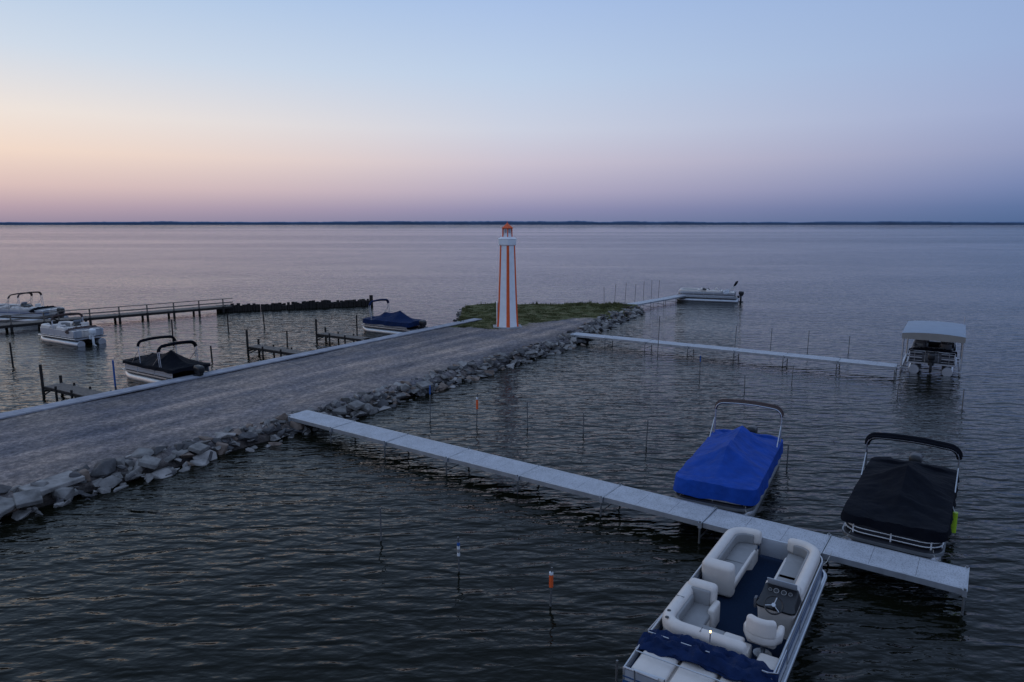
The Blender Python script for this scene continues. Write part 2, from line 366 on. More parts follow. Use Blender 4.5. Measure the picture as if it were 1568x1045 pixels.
    for yy in (0.72,0.0,-0.72):
        b.box((0.92,yy,1.06),(0.85,0.66,0.13),vin,bev=0.055,seg=3)
    b.tube([(0.4,0.9,0.6),(0.35,0.9,1.22),(0.35,0.35,1.25),(0.4,0.35,0.6)],0.018,M_alu,6)
    b.tube([(0.4,-0.9,0.6),(0.35,-0.9,1.22),(0.35,-0.35,1.25),(0.4,-0.35,0.6)],0.018,M_alu,6)
    if lamp:
        b.tube([(1.75,0.0,1.3),(1.75,0.0,1.5)],0.012,M_alu,6)
        b.box((1.75,0.0,1.52),(0.035,0.035,0.04),M_lamp,bev=0.012)
    motor(b,-0.3,motor_mt)
    if bim:
        for q in bim: bimini(b,*q[0],**q[1])
    return b.done()

# ------------------------------------------------------------------ site frames (metres, world)
S0=Vector((-9.46,29.5)); dA=Vector((0.817,-0.576)).normalized(); dN=Vector((-dA.y,dA.x))   # main dock
def D(a,p): q=S0+dA*a+dN*p; return (q.x,q.y)
C0=Vector((-22.8,29.3)); cA=Vector((0.53,0.848)).normalized(); cR=Vector((cA.y,-cA.x))
def C(s,p): q=C0+cA*s+cR*p; return (q.x,q.y)
def interp(x,xs,ys):
    if x<=xs[0]: return ys[0]
    for i in range(len(xs)-1):
        if x<=xs[i+1]: return ys[i]+(ys[i+1]-ys[i])*(x-xs[i])/(xs[i+1]-xs[i])
    return ys[-1]
LS=([-60,34,36,42,45,48,50.3,54.2],[0,0,-1.1,-5.2,-6.8,-5.3,0.8,7.0])
RS=([-60,-30,-4,7,33,40,46.5,54.2],[9.2,9.6,10.2,11,11.3,9.8,9.0,8.4])

# ------------------------------------------------------------------ water
def water():
    me=bpy.data.meshes.new('water'); R=30000
    me.from_pydata([(-R,-2000,0),(R,-2000,0),(R,R,0),(-R,R,0)],[],[(0,1,2,3)])
    ob=bpy.data.objects.new('water',me); scene.collection.objects.link(ob)
    m=bpy.data.materials.new('lake_water'); m.use_nodes=True; nt=m.node_tree; b=nt.nodes['Principled BSDF']; N=nt.nodes.new; Lk=nt.links.new
    b.inputs['Base Color'].default_value=(0.0055,0.0060,0.0032,1); b.inputs['Roughness'].default_value=0.03; b.inputs['IOR'].default_value=1.333
    b.inputs['Specular IOR Level'].default_value=0.20
    g=N('ShaderNodeNewGeometry')
    def nz(sc,rot,scale,detail,dist=0.0,rough=0.5,loc=(0,0,0)):
        mp=N('ShaderNodeMapping'); mp.inputs['Scale'].default_value=sc; mp.inputs['Rotation'].default_value=(0,0,math.radians(rot)); mp.inputs['Location'].default_value=loc
        Lk(g.outputs['Position'],mp.inputs['Vector'])
        n=N('ShaderNodeTexNoise'); n.inputs['Scale'].default_value=scale; n.inputs['Detail'].default_value=detail; n.inputs['Distortion'].default_value=dist; n.inputs['Roughness'].default_value=rough
        Lk(mp.outputs[0],n.inputs['Vector']); return n
    def math_(op,a,bv):
        x=N('ShaderNodeMath'); x.operation=op
        for i,q in enumerate((a,bv)):
            if isinstance(q,(int,float)): x.inputs[i].default_value=q
            else: Lk(q,x.inputs[i])
        return x.outputs[0]
    n1=nz((0.9,2.4,1),-12,1.0,1.5,0.4); n2=nz((0.25,0.6,1),14,1.0,2,0.3); n3=nz((3.0,6.0,1),-5,1.0,2,0.2)
    h=math_('ADD',math_('MULTIPLY',n1.outputs['Fac'],0.30),math_('ADD',math_('MULTIPLY',n2.outputs['Fac'],0.28),math_('MULTIPLY',n3.outputs['Fac'],0.065)))
    pt=nz((0.03,0.06,1),20,1.0,3,0.5); pm=N('ShaderNodeMapRange'); pm.inputs[1].default_value=0.35; pm.inputs[2].default_value=0.65; pm.inputs[3].default_value=0.65; pm.inputs[4].default_value=1.15
    Lk(pt.outputs['Fac'],pm.inputs[0])
    h=math_('MULTIPLY',h,pm.outputs[0])
    bp=N('ShaderNodeBump'); bp.inputs['Distance'].default_value=0.43; bp.inputs['Strength'].default_value=1.0; Lk(h,bp.inputs['Height'])
    mi=nz((5,9,1),0,1.0,2)
    sub=N('ShaderNodeVectorMath'); sub.operation='SUBTRACT'; Lk(mi.outputs['Color'],sub.inputs[0]); sub.inputs[1].default_value=(0.5,0.5,0.5)
    sx=N('ShaderNodeVectorMath'); sx.operation='MULTIPLY'; Lk(sub.outputs[0],sx.inputs[0]); sx.inputs[1].default_value=(1,1,0)
    sep=N('ShaderNodeSeparateXYZ'); Lk(g.outputs['Position'],sep.inputs[0])
    far=N('ShaderNodeMapRange'); far.inputs[1].default_value=30; far.inputs[2].default_value=350; far.inputs[3].default_value=0.06; far.inputs[4].default_value=1.7; Lk(sep.outputs['Y'],far.inputs[0])
    bands=nz((0.0012,0.016,1),-4,1.0,4,0.6); bm_=N('ShaderNodeMapRange'); bm_.inputs[1].default_value=0.40; bm_.inputs[2].default_value=0.56; bm_.inputs[3].default_value=0.12; bm_.inputs[4].default_value=1.2
    Lk(bands.outputs['Fac'],bm_.inputs[0])
    k=math_('MULTIPLY',far.outputs[0],bm_.outputs[0])
    sc=N('ShaderNodeVectorMath'); sc.operation='SCALE'; Lk(sx.outputs[0],sc.inputs[0]); Lk(k,sc.inputs['Scale'])
    ad=N('ShaderNodeVectorMath'); ad.operation='ADD'; Lk(bp.outputs[0],ad.inputs[0]); Lk(sc.outputs[0],ad.inputs[1])
    no=N('ShaderNodeVectorMath'); no.operation='NORMALIZE'; Lk(ad.outputs[0],no.inputs[0]); Lk(no.outputs[0],b.inputs['Normal'])
    me.materials.append(m)
water()

def shoreline():
    M_shore=mat('hazy_tree_line',(0.10,0.155,0.25),0.95,0,0.004,0.2,spec=0.0)  # bluish distance haze is put straight into the tree line's base colour
    b=B('distant_shoreline'); R=6000; n=1400; vs=[];fs=[]
    for i in range(n+1):
        a=math.radians(-75+150*i/n); x=R*math.sin(a); y=R*math.cos(a)
        h=25+10*noise.noise(Vector((i*0.012,0,0)))+6*noise.noise(Vector((i*0.05,3,0)))+3*noise.noise(Vector((i*0.35,7,0)))+1.5*noise.noise(Vector((i*1.1,9,0)))
        az=math.degrees(a); h*=0.9+0.3*math.exp(-((az+2)/18)**2); h=max(h,8)
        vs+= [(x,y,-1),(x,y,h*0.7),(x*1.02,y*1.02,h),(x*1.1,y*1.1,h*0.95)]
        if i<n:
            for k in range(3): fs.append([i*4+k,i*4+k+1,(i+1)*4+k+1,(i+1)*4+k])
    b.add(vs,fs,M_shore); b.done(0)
shoreline()

# ------------------------------------------------------------------ causeway ground
def grassmask(s,p):
    a=min((s-32.3)/1.5,(5.2+0.25*(s-34)-p)/1.5); c=(s-43)/2.0
    return max(0,min(1,max(a,c)*0.5+0.5))
def ztop(s,p):
    l=interp(s,*LS); r=interp(s,*RS)
    z=0.55+0.05*noise.noise(Vector((s*0.25,p*0.4,0)))+0.02*noise.noise(Vector((s*1.5,p*1.5,4)))
    z+=0.10*math.exp(-((p-(l+r)/2)/3.5)**2)
    g=grassmask(s,p); z+=g*(0.05+0.16*noise.noise(Vector((s*0.4,p*0.4,2))))
    return z
def causeway():
    b=bpy.data.meshes.new('gravel_causeway'); vs=[];fs=[];gr=[];pp=[]
    NS=320; NP=44; s0=-45;s1=54.2
    for i in range(NS+1):
        s=s0+(s1-s0)*i/NS; l=interp(s,*LS)-0.02; r=interp(s,*RS)+0.15*noise.noise(Vector((s*0.8,0,5)))
        cols=[(l-0.25*(s>35),-0.6)]+[(l+(r-l)*j/(NP-4),None) for j in range(NP-3)]+[(r+0.45,0.2),(r+1.3,-0.6)]
        for p,z in cols:
            if z is None: z=ztop(s,p)
            x,y=C(s,p); vs.append((x,y,z)); gr.append(grassmask(s,p))
            w=0.35*noise.noise(Vector((s*0.12,0,3)))
            tr=sum(math.exp(-((p-c-w-0.02*s)/0.38)**2) for c in (3.4,5.1,6.9,8.5)); pp.append(tr)
    W=len(vs)//(NS+1)
    for i in range(NS):
        for j in range(W-1): fs.append([i*W+j,i*W+j+1,(i+1)*W+j+1,(i+1)*W+j])
    fs.append([NS*W+j for j in range(W)])
    b.from_pydata(vs,[],fs)
    at=b.attributes.new('grass','FLOAT','POINT'); at.data.foreach_set('value',gr)
    at=b.attributes.new('wheel_tracks','FLOAT','POINT'); at.data.foreach_set('value',pp)
    b.shade_smooth()
    ob=bpy.data.objects.new('gravel_causeway',b); scene.collection.objects.link(ob)
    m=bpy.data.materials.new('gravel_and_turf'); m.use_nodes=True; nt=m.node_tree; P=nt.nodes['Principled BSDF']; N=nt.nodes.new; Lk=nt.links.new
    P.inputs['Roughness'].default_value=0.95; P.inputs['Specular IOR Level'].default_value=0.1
    g=N('ShaderNodeNewGeometry')
    rot=N('ShaderNodeMapping'); rot.vector_type='POINT'; rot.inputs['Rotation'].default_value=(0,0,-math.atan2(cA.y,cA.x)); Lk(g.outputs['Position'],rot.inputs['Vector'])
    def nz(sc,scale,detail,rough=0.5):
        mp=N('ShaderNodeMapping'); mp.inputs['Scale'].default_value=sc; Lk(rot.outputs[0],mp.inputs['Vector'])
        n=N('ShaderNodeTexNoise'); n.inputs['Scale'].default_value=scale; n.inputs['Detail'].default_value=detail; n.inputs['Roughness'].default_value=rough; Lk(mp.outputs[0],n.inputs['Vector']); return n.outputs['Fac']
    def ramp(f,els):
        r=N('ShaderNodeValToRGB'); Lk(f,r.inputs[0])
        while len(r.color_ramp.elements)<len(els): r.color_ramp.elements.new(0.5)
        for e,(p,c) in zip(r.color_ramp.elements,els): e.position=p; e.color=(*c,1)
        return r.outputs[0]
    big=ramp(nz((0.13,0.7,1),0.7,6,0.6),[(0.32,(0.14,0.132,0.14)),(0.48,(0.21,0.192,0.188)),(0.64,(0.31,0.263,0.235))])
    blot=ramp(nz((1,1,1),0.30,7,0.6),[(0.35,(0.66,0.70,0.80)),(0.65,(1.18,1.08,0.99))])
    peb=ramp(nz((1,1,1),4.5,9,0.78),[(0.3,(0.35,0.35,0.36)),(0.5,(1,1,1)),(0.68,(2.1,2.0,1.85))])
    trk=N('ShaderNodeAttribute'); trk.attribute_name='wheel_tracks'
    tn=N('ShaderNodeMath'); tn.operation='MULTIPLY'; Lk(trk.outputs['Fac'],tn.inputs[0]); Lk(nz((0.3,1,1),1.2,5),tn.inputs[1])
    trr=ramp(tn.outputs[0],[(0.0,(0.92,0.92,0.92)),(0.6,(1.4,1.34,1.28))])
    def mul(a,c):
        x=N('ShaderNodeMix'); x.data_type='RGBA'; x.blend_type='MULTIPLY'; x.inputs[0].default_value=1; Lk(a,x.inputs[6]); Lk(c,x.inputs[7]); return x.outputs[2]
    grav=mul(mul(mul(big,blot),peb),trr)
    grass=ramp(nz((1,1,1),1.6,8),[(0.3,(0.05,0.058,0.02)),(0.5,(0.10,0.10,0.042)),(0.7,(0.17,0.14,0.075))])
    at_=N('ShaderNodeAttribute'); at_.attribute_name='grass'
    ad=N('ShaderNodeMath'); ad.operation='ADD'; Lk(at_.outputs['Fac'],ad.inputs[0]); Lk(nz((1,1,1),0.7,6),ad.inputs[1])
    mr=N('ShaderNodeMapRange'); mr.inputs[1].default_value=0.88; mr.inputs[2].default_value=1.08; Lk(ad.outputs[0],mr.inputs[0])
    mx=N('ShaderNodeMix'); mx.data_type='RGBA'; Lk(mr.outputs[0],mx.inputs[0]); Lk(grav,mx.inputs[6]); Lk(grass,mx.inputs[7]); 
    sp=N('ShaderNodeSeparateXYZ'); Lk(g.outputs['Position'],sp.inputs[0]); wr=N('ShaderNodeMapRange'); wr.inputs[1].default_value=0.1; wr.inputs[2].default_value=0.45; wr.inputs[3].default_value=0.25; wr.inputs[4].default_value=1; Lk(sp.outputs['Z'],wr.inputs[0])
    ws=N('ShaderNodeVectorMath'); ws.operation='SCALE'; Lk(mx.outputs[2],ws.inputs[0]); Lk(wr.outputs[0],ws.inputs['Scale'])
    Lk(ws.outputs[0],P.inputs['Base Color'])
    bp=N('ShaderNodeBump'); bp.inputs['Distance'].default_value=0.10; Lk(nz((1,1,1),6,8,0.65),bp.inputs['Height']); Lk(bp.outputs[0],P.inputs['Normal'])
    b.materials.append(m)
causeway()

def grass():
    M_g=mat('grass_blades',(0.105,0.105,0.045),0.9,0,0.8,0.6,spec=0.1)
    b=B('grass'); vs=[];fs=[]
    cnt=0
    while cnt<14000:
        s=random.uniform(32,53.5); l=interp(s,*LS); r=interp(s,*RS); p=random.uniform(l,r)
        edge=min(p-l,r-p)
        if grassmask(s,p)+0.5*noise.noise(Vector((s*0.7,p*0.7,9)))<0.55: continue
        dens=noise.noise(Vector((s*0.9,p*0.9,1)))
        if dens<-0.1 and random.random()<0.85: continue
        x,y=C(s,p); z=ztop(s,p)-0.02
        h=random.uniform(0.03,0.08)*(1+max(0,dens)*1.5)
        if (edge<0.6 or s>49) and random.random()<0.18: h*=random.uniform(2,4.5)
        for k in range(3):
            a=random.uniform(0,6.28); w=random.uniform(0.02,0.05); ox=random.uniform(-.08,.08); oy=random.uniform(-.08,.08)
            o=len(vs); lx=random.uniform(-.06,.06); ly=random.uniform(-.06,.06)
            vs+=[(x+ox+w*math.cos(a),y+oy+w*math.sin(a),z),(x+ox-w*math.cos(a),y+oy-w*math.sin(a),z),(x+ox+lx,y+oy+ly,z+h)]
            fs.append([o,o+1,o+2])
        cnt+=1
    b.add(vs,fs,M_g); b.done(0)
grass()

def riprap():
    m1=mat('limestone',(0.20,0.185,0.172),0.9,0,2.5,0.5,0.03,9,spec=0.2); m2=mat('limestone_light',(0.29,0.265,0.245),0.9,0,2.5,0.45,0.03,9,spec=0.2); m3=mat('granite_dark',(0.085,0.08,0.08),0.85,0,3,0.4,0.03,9,spec=0.2); m4=mat('sandstone',(0.20,0.15,0.12),0.85,0,3,0.4,0.03,9,spec=0.2)
    b=B('riprap_rocks')
    def rock(x,y,z,sz,flat=0.75,mt=None,rz=None,tilt=0.5):
        bm=bmesh.new(); ex=Vector((sz*random.uniform(0.8,1.3),sz*random.uniform(0.6,1.0),sz*random.uniform(0.5,0.95)*flat))
        for k in range(random.randint(8,11)):
            v=Vector((random.uniform(-1,1),random.uniform(-1,1),random.uniform(-1,1)))
            v=v/max(abs(v.x),abs(v.y),abs(v.z))*random.uniform(0.8,1)
            bm.verts.new((v.x*ex.x*.5,v.y*ex.y*.5,v.z*ex.z*.5))
        r=bmesh.ops.convex_hull(bm,input=bm.verts[:])
        bmesh.ops.delete(bm,geom=[g for g in r['geom_interior'] if isinstance(g,bmesh.types.BMVert)],context='VERTS')
        bmesh.ops.bevel(bm,geom=bm.edges[:],offset=sz*0.02,segments=1,affect='EDGES')
        L=Matrix.Translation((x,y,z))@Matrix.Rotation(random.uniform(0,6.28),4,'Z')@Matrix.Rotation(random.uniform(-tilt,tilt),4,'X')
        b.addbm(bm,mt or random.choice((m1,m1,m1,m2,m3,m3,m4)),L)
    s=-22
    while s<54:
        r=interp(s,*RS)+0.15*noise.noise(Vector((s*0.8,0,5)))
        for k in range(7):
            q=random.uniform(-0.3,1.25); p=r+q; x,y=C(s+random.uniform(-.3,.3),p)
            z=0.50-0.5*max(0,q)+random.uniform(-.05,.1)
            rock(x,y,z,random.choice((0.24,0.28,0.34,0.4,0.5,0.6,0.78))*random.uniform(0.85,1.2))
        s+=0.34
    for k in range(170):
        s=random.uniform(36,54); l=interp(s,*LS); x,y=C(s,l+random.uniform(-.5,.2)); rock(x,y,random.uniform(0.1,0.45),random.uniform(0.2,0.5))
    # broken concrete slabs
    ang=math.atan2(cA.y,cA.x)
    for (s,p,l,w,da,tl) in ((-2.6,10.55,1.7,0.8,0.15,0.12),(-4.4,11.1,0.9,0.8,0.6,0.3),(-3.6,11.2,0.7,0.6,-0.3,0.4),(-5.6,10.8,1.0,0.7,0.2,0.25),(0.3,11.25,0.75,0.6,0.8,0.35),(2.2,11.3,0.6,0.5,0.4,0.3),(10,11.9,0.8,0.5,0.2,0.35),(15,12.0,0.8,0.55,-0.2,0.3)):
        x,y=C(s,p); b.box((x,y,0.50),(l,w,0.17),m2 if l>1 else m1,rz=ang+da,rx=tl,bev=0.02,seg=1)
    for (s,p,sz,mm) in ((40,10.5,0.9,m1),(43,10,1.0,m2),(47,9.6,0.9,m1)):
        x,y=C(s,p); rock(x,y,0.36,sz,0.6,mm)
    b.done(0)
riprap()

def walkway():
    b=B('boardwalk'); s=-40; 
    while s<34.5:
        x,y=C(s+1.2,0.34); b.box((x,y,0.64+random.uniform(-.006,.006)),(2.385,0.85,0.07),M_walk,rz=math.atan2(cA.y,cA.x)); s+=2.4
    x,y=C(-2.8,-0.12); b.box((x,y,0.55),(74.4,0.08,0.22),M_aluframe,rz=math.atan2(cA.y,cA.x))
    x,y=C(-2.8,-0.04); b.box((x,y,0.1),(74.4,0.06,1.0),M_darkpole,rz=math.atan2(cA.y,cA.x))
    s=-40
    while s<34: x,y=C(s,-0.2); b.tube([(x,y,-1),(x,y,0.7)],0.05,M_pole,8); s+=3
    b.done()
walkway()

# ------------------------------------------------------------------ lighthouse
def lighthouse(x,y,z0):
    b=B('lighthouse'); b.M=Matrix.Translation((x,y,z0))@Matrix.Rotation(math.radians(-90+4),4,'Z')
    def ring(z,r,d):
        out=[]
        for k in range(6):
            c0=Vector((r*math.cos(k*math.pi/3),r*math.sin(k*math.pi/3),z)); c1=Vector((r*math.cos((k+1)*math.pi/3),r*math.sin((k+1)*math.pi/3),z))
            e=(c1-c0).normalized(); out+=[c0,c0+e*d,c1-e*d]
        return out
    prof=[(0.12,1.02,0.17),(0.5,0.975,0.165),(1.2,0.93,0.16),(2.5,0.865,0.15),(4.2,0.79,0.14),(5.6,0.735,0.13),(6.7,0.69,0.12)]
    vs=[];fs=[];ms=[]
    for p in prof: vs+=ring(*p)
    for i in range(len(prof)-1):
        for k in range(18):
            fs.append([i*18+k,i*18+(k+1)%18,(i+1)*18+(k+1)%18,(i+1)*18+k]); ms.append(M_lhwhite if k%3==1 else M_orange)
    b.add(vs,fs,ms)
    hx=lambda z,r:[(r*math.cos(k*math.pi/3),r*math.sin(k*math.pi/3),z) for k in range(6)]
    b.loft([hx(-0.3,1.35),hx(0.1,1.35),hx(0.12,1.33)],M_concrete)
    b.loft([hx(6.65,0.69),hx(6.72,0.80),hx(7.14,0.82),hx(7.16,0.84),hx(7.2,0.84),hx(7.34,0.46)],M_lhwhite)
    b.loft([hx(7.32,0.40),hx(7.56,0.40)],M_lhwhite); b.loft([hx(7.56,0.36),hx(8.02,0.36)],M_lhwhite)
    for k in range(6):
        a=k*math.pi/3; b.tube([(0.42*math.cos(a),0.42*math.sin(a),7.3),(0.41*math.cos(a),0.41*math.sin(a),8.05)],0.045,M_orange,6)
        a+=math.pi/6; b.box((0.325*math.cos(a),0.325*math.sin(a),7.8),(0.02,0.18,0.30),M_glass,rz=a)
    b.loft([hx(8.0,0.5),hx(8.05,0.52),hx(8.28,0.22),hx(8.42,0.05)],M_orange)
    b.tube([(0,0,8.4),(0,0,8.55)],0.03,M_orange,6)
    b.box((0.0,-0.86,1.15),(0.7,0.06,1.9),M_lhwhite,bev=0.01)
    b.done(25)
lighthouse(-0.375,55.5,0.62)

# ------------------------------------------------------------------ docks
def dock(name,p0,p1,w=1.22,z=0.62,sec=3.05):
    p0=Vector(p0);p1=Vector(p1); d=p1-p0; L=d.length; b=B(name); b.M=frame((p0.x,p0.y,0),(d.x,d.y))
    n=max(1,round(L/sec)); sl=L/n
    for i in range(n):
        cx=(i+0.5)*sl; dz=random.uniform(-.01,.01)
        for sy in (1,-1): b.box((cx,sy*(w/2-0.025),z-0.07+dz),(sl-0.02,0.05,0.15),M_aluframe)
        for e in (0.03,sl-0.03): b.box((i*sl+e,0,z-0.07+dz),(0.04,w-0.1,0.14),M_aluframe)
        k=3; pw=(sl-0.08)/k
        for j in range(k): b.box((i*sl+0.04+(j+0.5)*pw,0,z-0.008+dz),(pw-0.006,w-0.11,0.03),M_deckpanel,bev=0.004,seg=1)
        for sy in (1,-1):
            for xx in ((i+1)*sl-0.06,)+((0.4,) if i==0 else ()):
                b.tube([(xx,sy*(w/2+0.045),-2.0),(xx,sy*(w/2+0.045),z+0.04)],0.03,M_pole,8)
                b.box((xx,sy*(w/2+0.03),z-0.08),(0.1,0.09,0.16),M_aluframe)
        b.tube([((i+1)*sl-0.06,-w/2,0.15),((i+1)*sl-0.06,w/2,0.15)],0.02,M_pole,6)
    return b.done()
dock('aluminum_dock',D(-0.3,0),D(24.95,0))
dock('aluminum_dock',(4.7,52.3),(23.1,40.1))
dock('aluminum_dock',(10.8,69.5),(20.3,81.0))

def lift(pos,fwd):
    b=B('boat_lift'); b.M=frame(pos,fwd)
    w=3.1; l=5.6
    for sx in (0.3,l-0.3):
        for sy in (1,-1):
            b.tube([(sx,sy*w/2,-1.5),(sx,sy*w/2,2.5)],0.05,M_alu,8)
        b.box((sx,0,0.15),(0.12,w,0.12),M_alu)
    for sy in (1,-1):
        b.box((l/2,sy*w/2,0.2),(l,0.1,0.12),M_alu)
        b.tube([(0,sy*w/2,2.25),(l,sy*w/2,2.25)],0.03,M_alu,6)
    vs=[];fs=[];n=14
    for i in range(n+1):
        t=-1+2*i/n; zz=2.48+0.10*(1-abs(t)**2.2); yy=t*(w/2+0.08)
        for x in (-0.3,0.15,l-0.15,l+0.3): vs.append((x,yy,zz-(0.06 if x in(-0.3,l+0.3) else 0)))
    for i in range(n):
        for k in range(3): fs.append([i*4+k,i*4+k+1,(i+1)*4+k+1,(i+1)*4+k])
    b.add(vs,fs,M_canopy)
    for x in (-0.3,l+0.3):
        vs=[];fs=[]
        for i in range(n+1):
            t=-1+2*i/n; zz=2.42+0.10*(1-abs(t)**2.2); yy=t*(w/2+0.08); vs+=[(x,yy,zz),(x,yy,2.08)]
        for i in range(n): fs.append([i*2,i*2+1,i*2+3,i*2+2])
        b.add(vs,fs,M_tan)
    for sy in (1,-1):
        b.add([(-0.3,sy*(w/2+0.08),2.42),(l+0.3,sy*(w/2+0.08),2.42),(l+0.3,sy*(w/2+0.08),2.08),(-0.3,sy*(w/2+0.08),2.08)],[[0,1,2,3]],M_tan)
    b.tube([(l,-w/2,2.3),(l,-w/2,3.0)],0.03,M_alu,6)
    b.done()
lf=Vector((0.545,0.838)); lp=Vector((25.4,40.6))
lift((lp.x,lp.y),lf)
open_boat('pontoon_boat',(lp.x-0.1,lp.y-0.2,0.1),lf,L=5.9,W=2.5,panel=M_paneldark,stripe=M_alu,carpet=M_black,vin=M_vinyldk,canvas=M_blackcanvas,lamp=False)

# ------------------------------------------------------------------ main boats
a0=Vector(D(21.12,-8.8)); a1=Vector(D(20.87,-1.2)); open_boat('pontoon_boat',a0,a1-a0,L=7.6,W=2.42)
p=D(17.65,7.3); q=D(18.35,0.85); covered_boat('pontoon_boat',p,(q[0]-p[0],q[1]-p[1]),6.5,2.45,M_bluecanvas,[(1.5,1.85),(4.1,1.85)],rail=1.12,edge=0.66,bim=[((0.75,2.45,2.4,M_browncanvas),dict(lean=-0.06,rad=0.06))],seed=1,lines=True)
p=D(23.15,7.2); q=D(23.15,0.85); covered_boat('pontoon_boat',p,(q[0]-p[0],q[1]-p[1]),6.3,2.45,M_blackcanvas,[(2.6,1.85),(4.2,1.4)],rail=1.12,edge=0.88,panel=M_paneldark,bim=[((1.6,2.6,2.3,M_blackcanvas),dict(lean=0.12,rad=0.085))],seed=4,railmt=M_white,lines=True)

bd=Vector((-0.838,0.545))
covered_boat('pontoon_boat',(-17.6,37.2),bd,6.0,2.3,M_blackcanvas,[(2.0,1.85),(4.0,1.5)],rail=1.1,edge=0.95,panel=M_panel,bim=[((1.5,2.3,2.3,M_blackcanvas),dict(lean=0.1,rad=0.08)),((3.6,2.3,2.4,M_blackcanvas),dict(lean=0.1,rad=0.08,both=False))],seed=6)
covered_boat('pontoon_boat',(-7.5,55.1),bd,5.8,2.3,M_navycanvas,[(1.8,1.9),(3.6,1.6)],rail=1.1,edge=0.75,bim=[((4.3,2.3,2.6,M_navycanvas),dict(lean=0.1,rad=0.07))],seed=8)
open_boat('pontoon_boat',(-31.6,50.6),(-0.86,0.5),L=5.6,W=2.3,canvas=M_browncanvas,carpet=M_black,stripe=M_panel,motor_mt=M_white,lamp=False,bim=[((4.0,2.3,2.1,M_browncanvas),dict(lean=0.2,rad=0.07))])
open_boat('pontoon_boat',(-42.4,63.3),(-0.97,0.22),L=8.2,W=2.5,canvas=M_blackcanvas,carpet=M_black,lamp=False,bim=[((2.6,2.5,2.6,M_browncanvas),dict(lean=0.1,rad=0.05)),((4.0,2.5,2.5,M_browncanvas),dict(lean=-0.2,rad=0.05))])
open_boat('pontoon_boat',(26.4,79.3),(-0.93,0.36),L=7.2,W=2.4,canvas=M_panel,carpet=M_black,stripe=M_paneldark,lamp=False,bim=[((0.9,2.4,2.3,M_blackcanvas),dict(lean=-0.5,rad=0.09))])
fx_,fy_=D(24.48,3.6)
b=B('boat_fender'); b.M=Matrix.Translation((fx_,fy_,0)); b.tube([(0,0,0.3),(0,0,0.34),(0,0,0.86),(0,0,0.9)],0.075,M_lime,12); b.tube([(0,0,0.88),(-0.1,0.02,1.12)],0.012,M_white,5); b.done()

def finger(p0,p1):
    p0=Vector(p0);p1=Vector(p1);d=p1-p0;L=d.length;b=B('finger_dock');b.M=frame((p0.x,p0.y,0),(d.x,d.y)); w=0.9
    for k in range(int(L/0.16)): b.box((0.08+k*0.16,0,0.6),(0.145,w,0.035),M_timber,rz=random.uniform(-.01,.01))
    for sy in (1,-1):
        b.box((L/2,sy*(w/2-0.04),0.5),(L,0.06,0.15),M_darkpole)
        for xx in (L*0.35,L*0.7): b.tube([(xx,sy*w/2,-1),(xx,sy*w/2,0.75)],0.06,M_darkpole,8)
        b.tube([(L,sy*w/2,-1),(L,sy*w/2,1.75 if sy>0 else 1.0)],0.075,M_darkpole,8)
        b.tube([(L,sy*w/2,0.1),(L*0.8,sy*w/2,0.5)],0.04,M_darkpole,6)
    b.box((L*0.97,0,0.35),(0.08,w,0.1),M_darkpole)
    b.done()
finger((-20.6,33.0),(-24.4,35.3)); finger((-13.6,44.1),(-18.1,47.0)); finger((-10.9,50.0),(-14.9,52.6))

def pier():
    p0=Vector((-47.5,52.0));p1=Vector((-40.5,60.2));p2=Vector((-29.5,71.0))
    b=B('timber_pier')
    for a,c in ((p0,p1),(p1,p2)):
        d=c-a;L=d.length;b.M=frame((a.x,a.y,0),(d.x,d.y))
        for k in range(int(L/0.3)): b.box((0.15+k*0.3,0,0.58),(0.28,1.6,0.06),M_timber)
        for sy in (1,-1):
            b.box((L/2,sy*0.75,0.46),(L,0.1,0.2),M_darkpole)
            k=0
            while k*2.4<L:
                b.tube([(k*2.4,sy*0.8,-1),(k*2.4,sy*0.8,0.62)],0.11,M_darkpole,8)
                if sy<0: b.box((k*2.4,sy*0.8,0.98),(0.1,0.1,0.8),M_timber)
                k+=1
            if sy<0: b.box((L/2,sy*0.8,1.40),(L,0.16,0.06),M_timber); b.box((L/2,sy*0.8,1.0),(L,0.05,0.1),M_timber)
    b.done()
pier()
def breakwater():
    b=B('timber_breakwater'); a=Vector((-30.3,70.2)); c=Vector((-22,73.3)); e=Vector((-15.7,75.8))
    for p,q in ((a,c),(c,e)):
        d=q-p; n=int(d.length/0.26)
        for k in range(n):
            for row in (0,0.5):
                x=p.x+d.x*k/n+random.uniform(-.05,.05)-d.y/d.length*row; y=p.y+d.y*k/n+random.uniform(-.05,.05)+d.x/d.length*row
                b.tube([(x,y,-1),(x+random.uniform(-.04,.04),y,0.55+random.uniform(-.15,.2)+0.2*noise.noise(Vector((x*.4,0,0))))],random.uniform(0.13,0.19),M_darkpole,7)
    b.tube([(e.x,e.y,-1),(e.x,e.y,1.15)],0.2,M_darkpole,8)
    b.done()
breakwater()

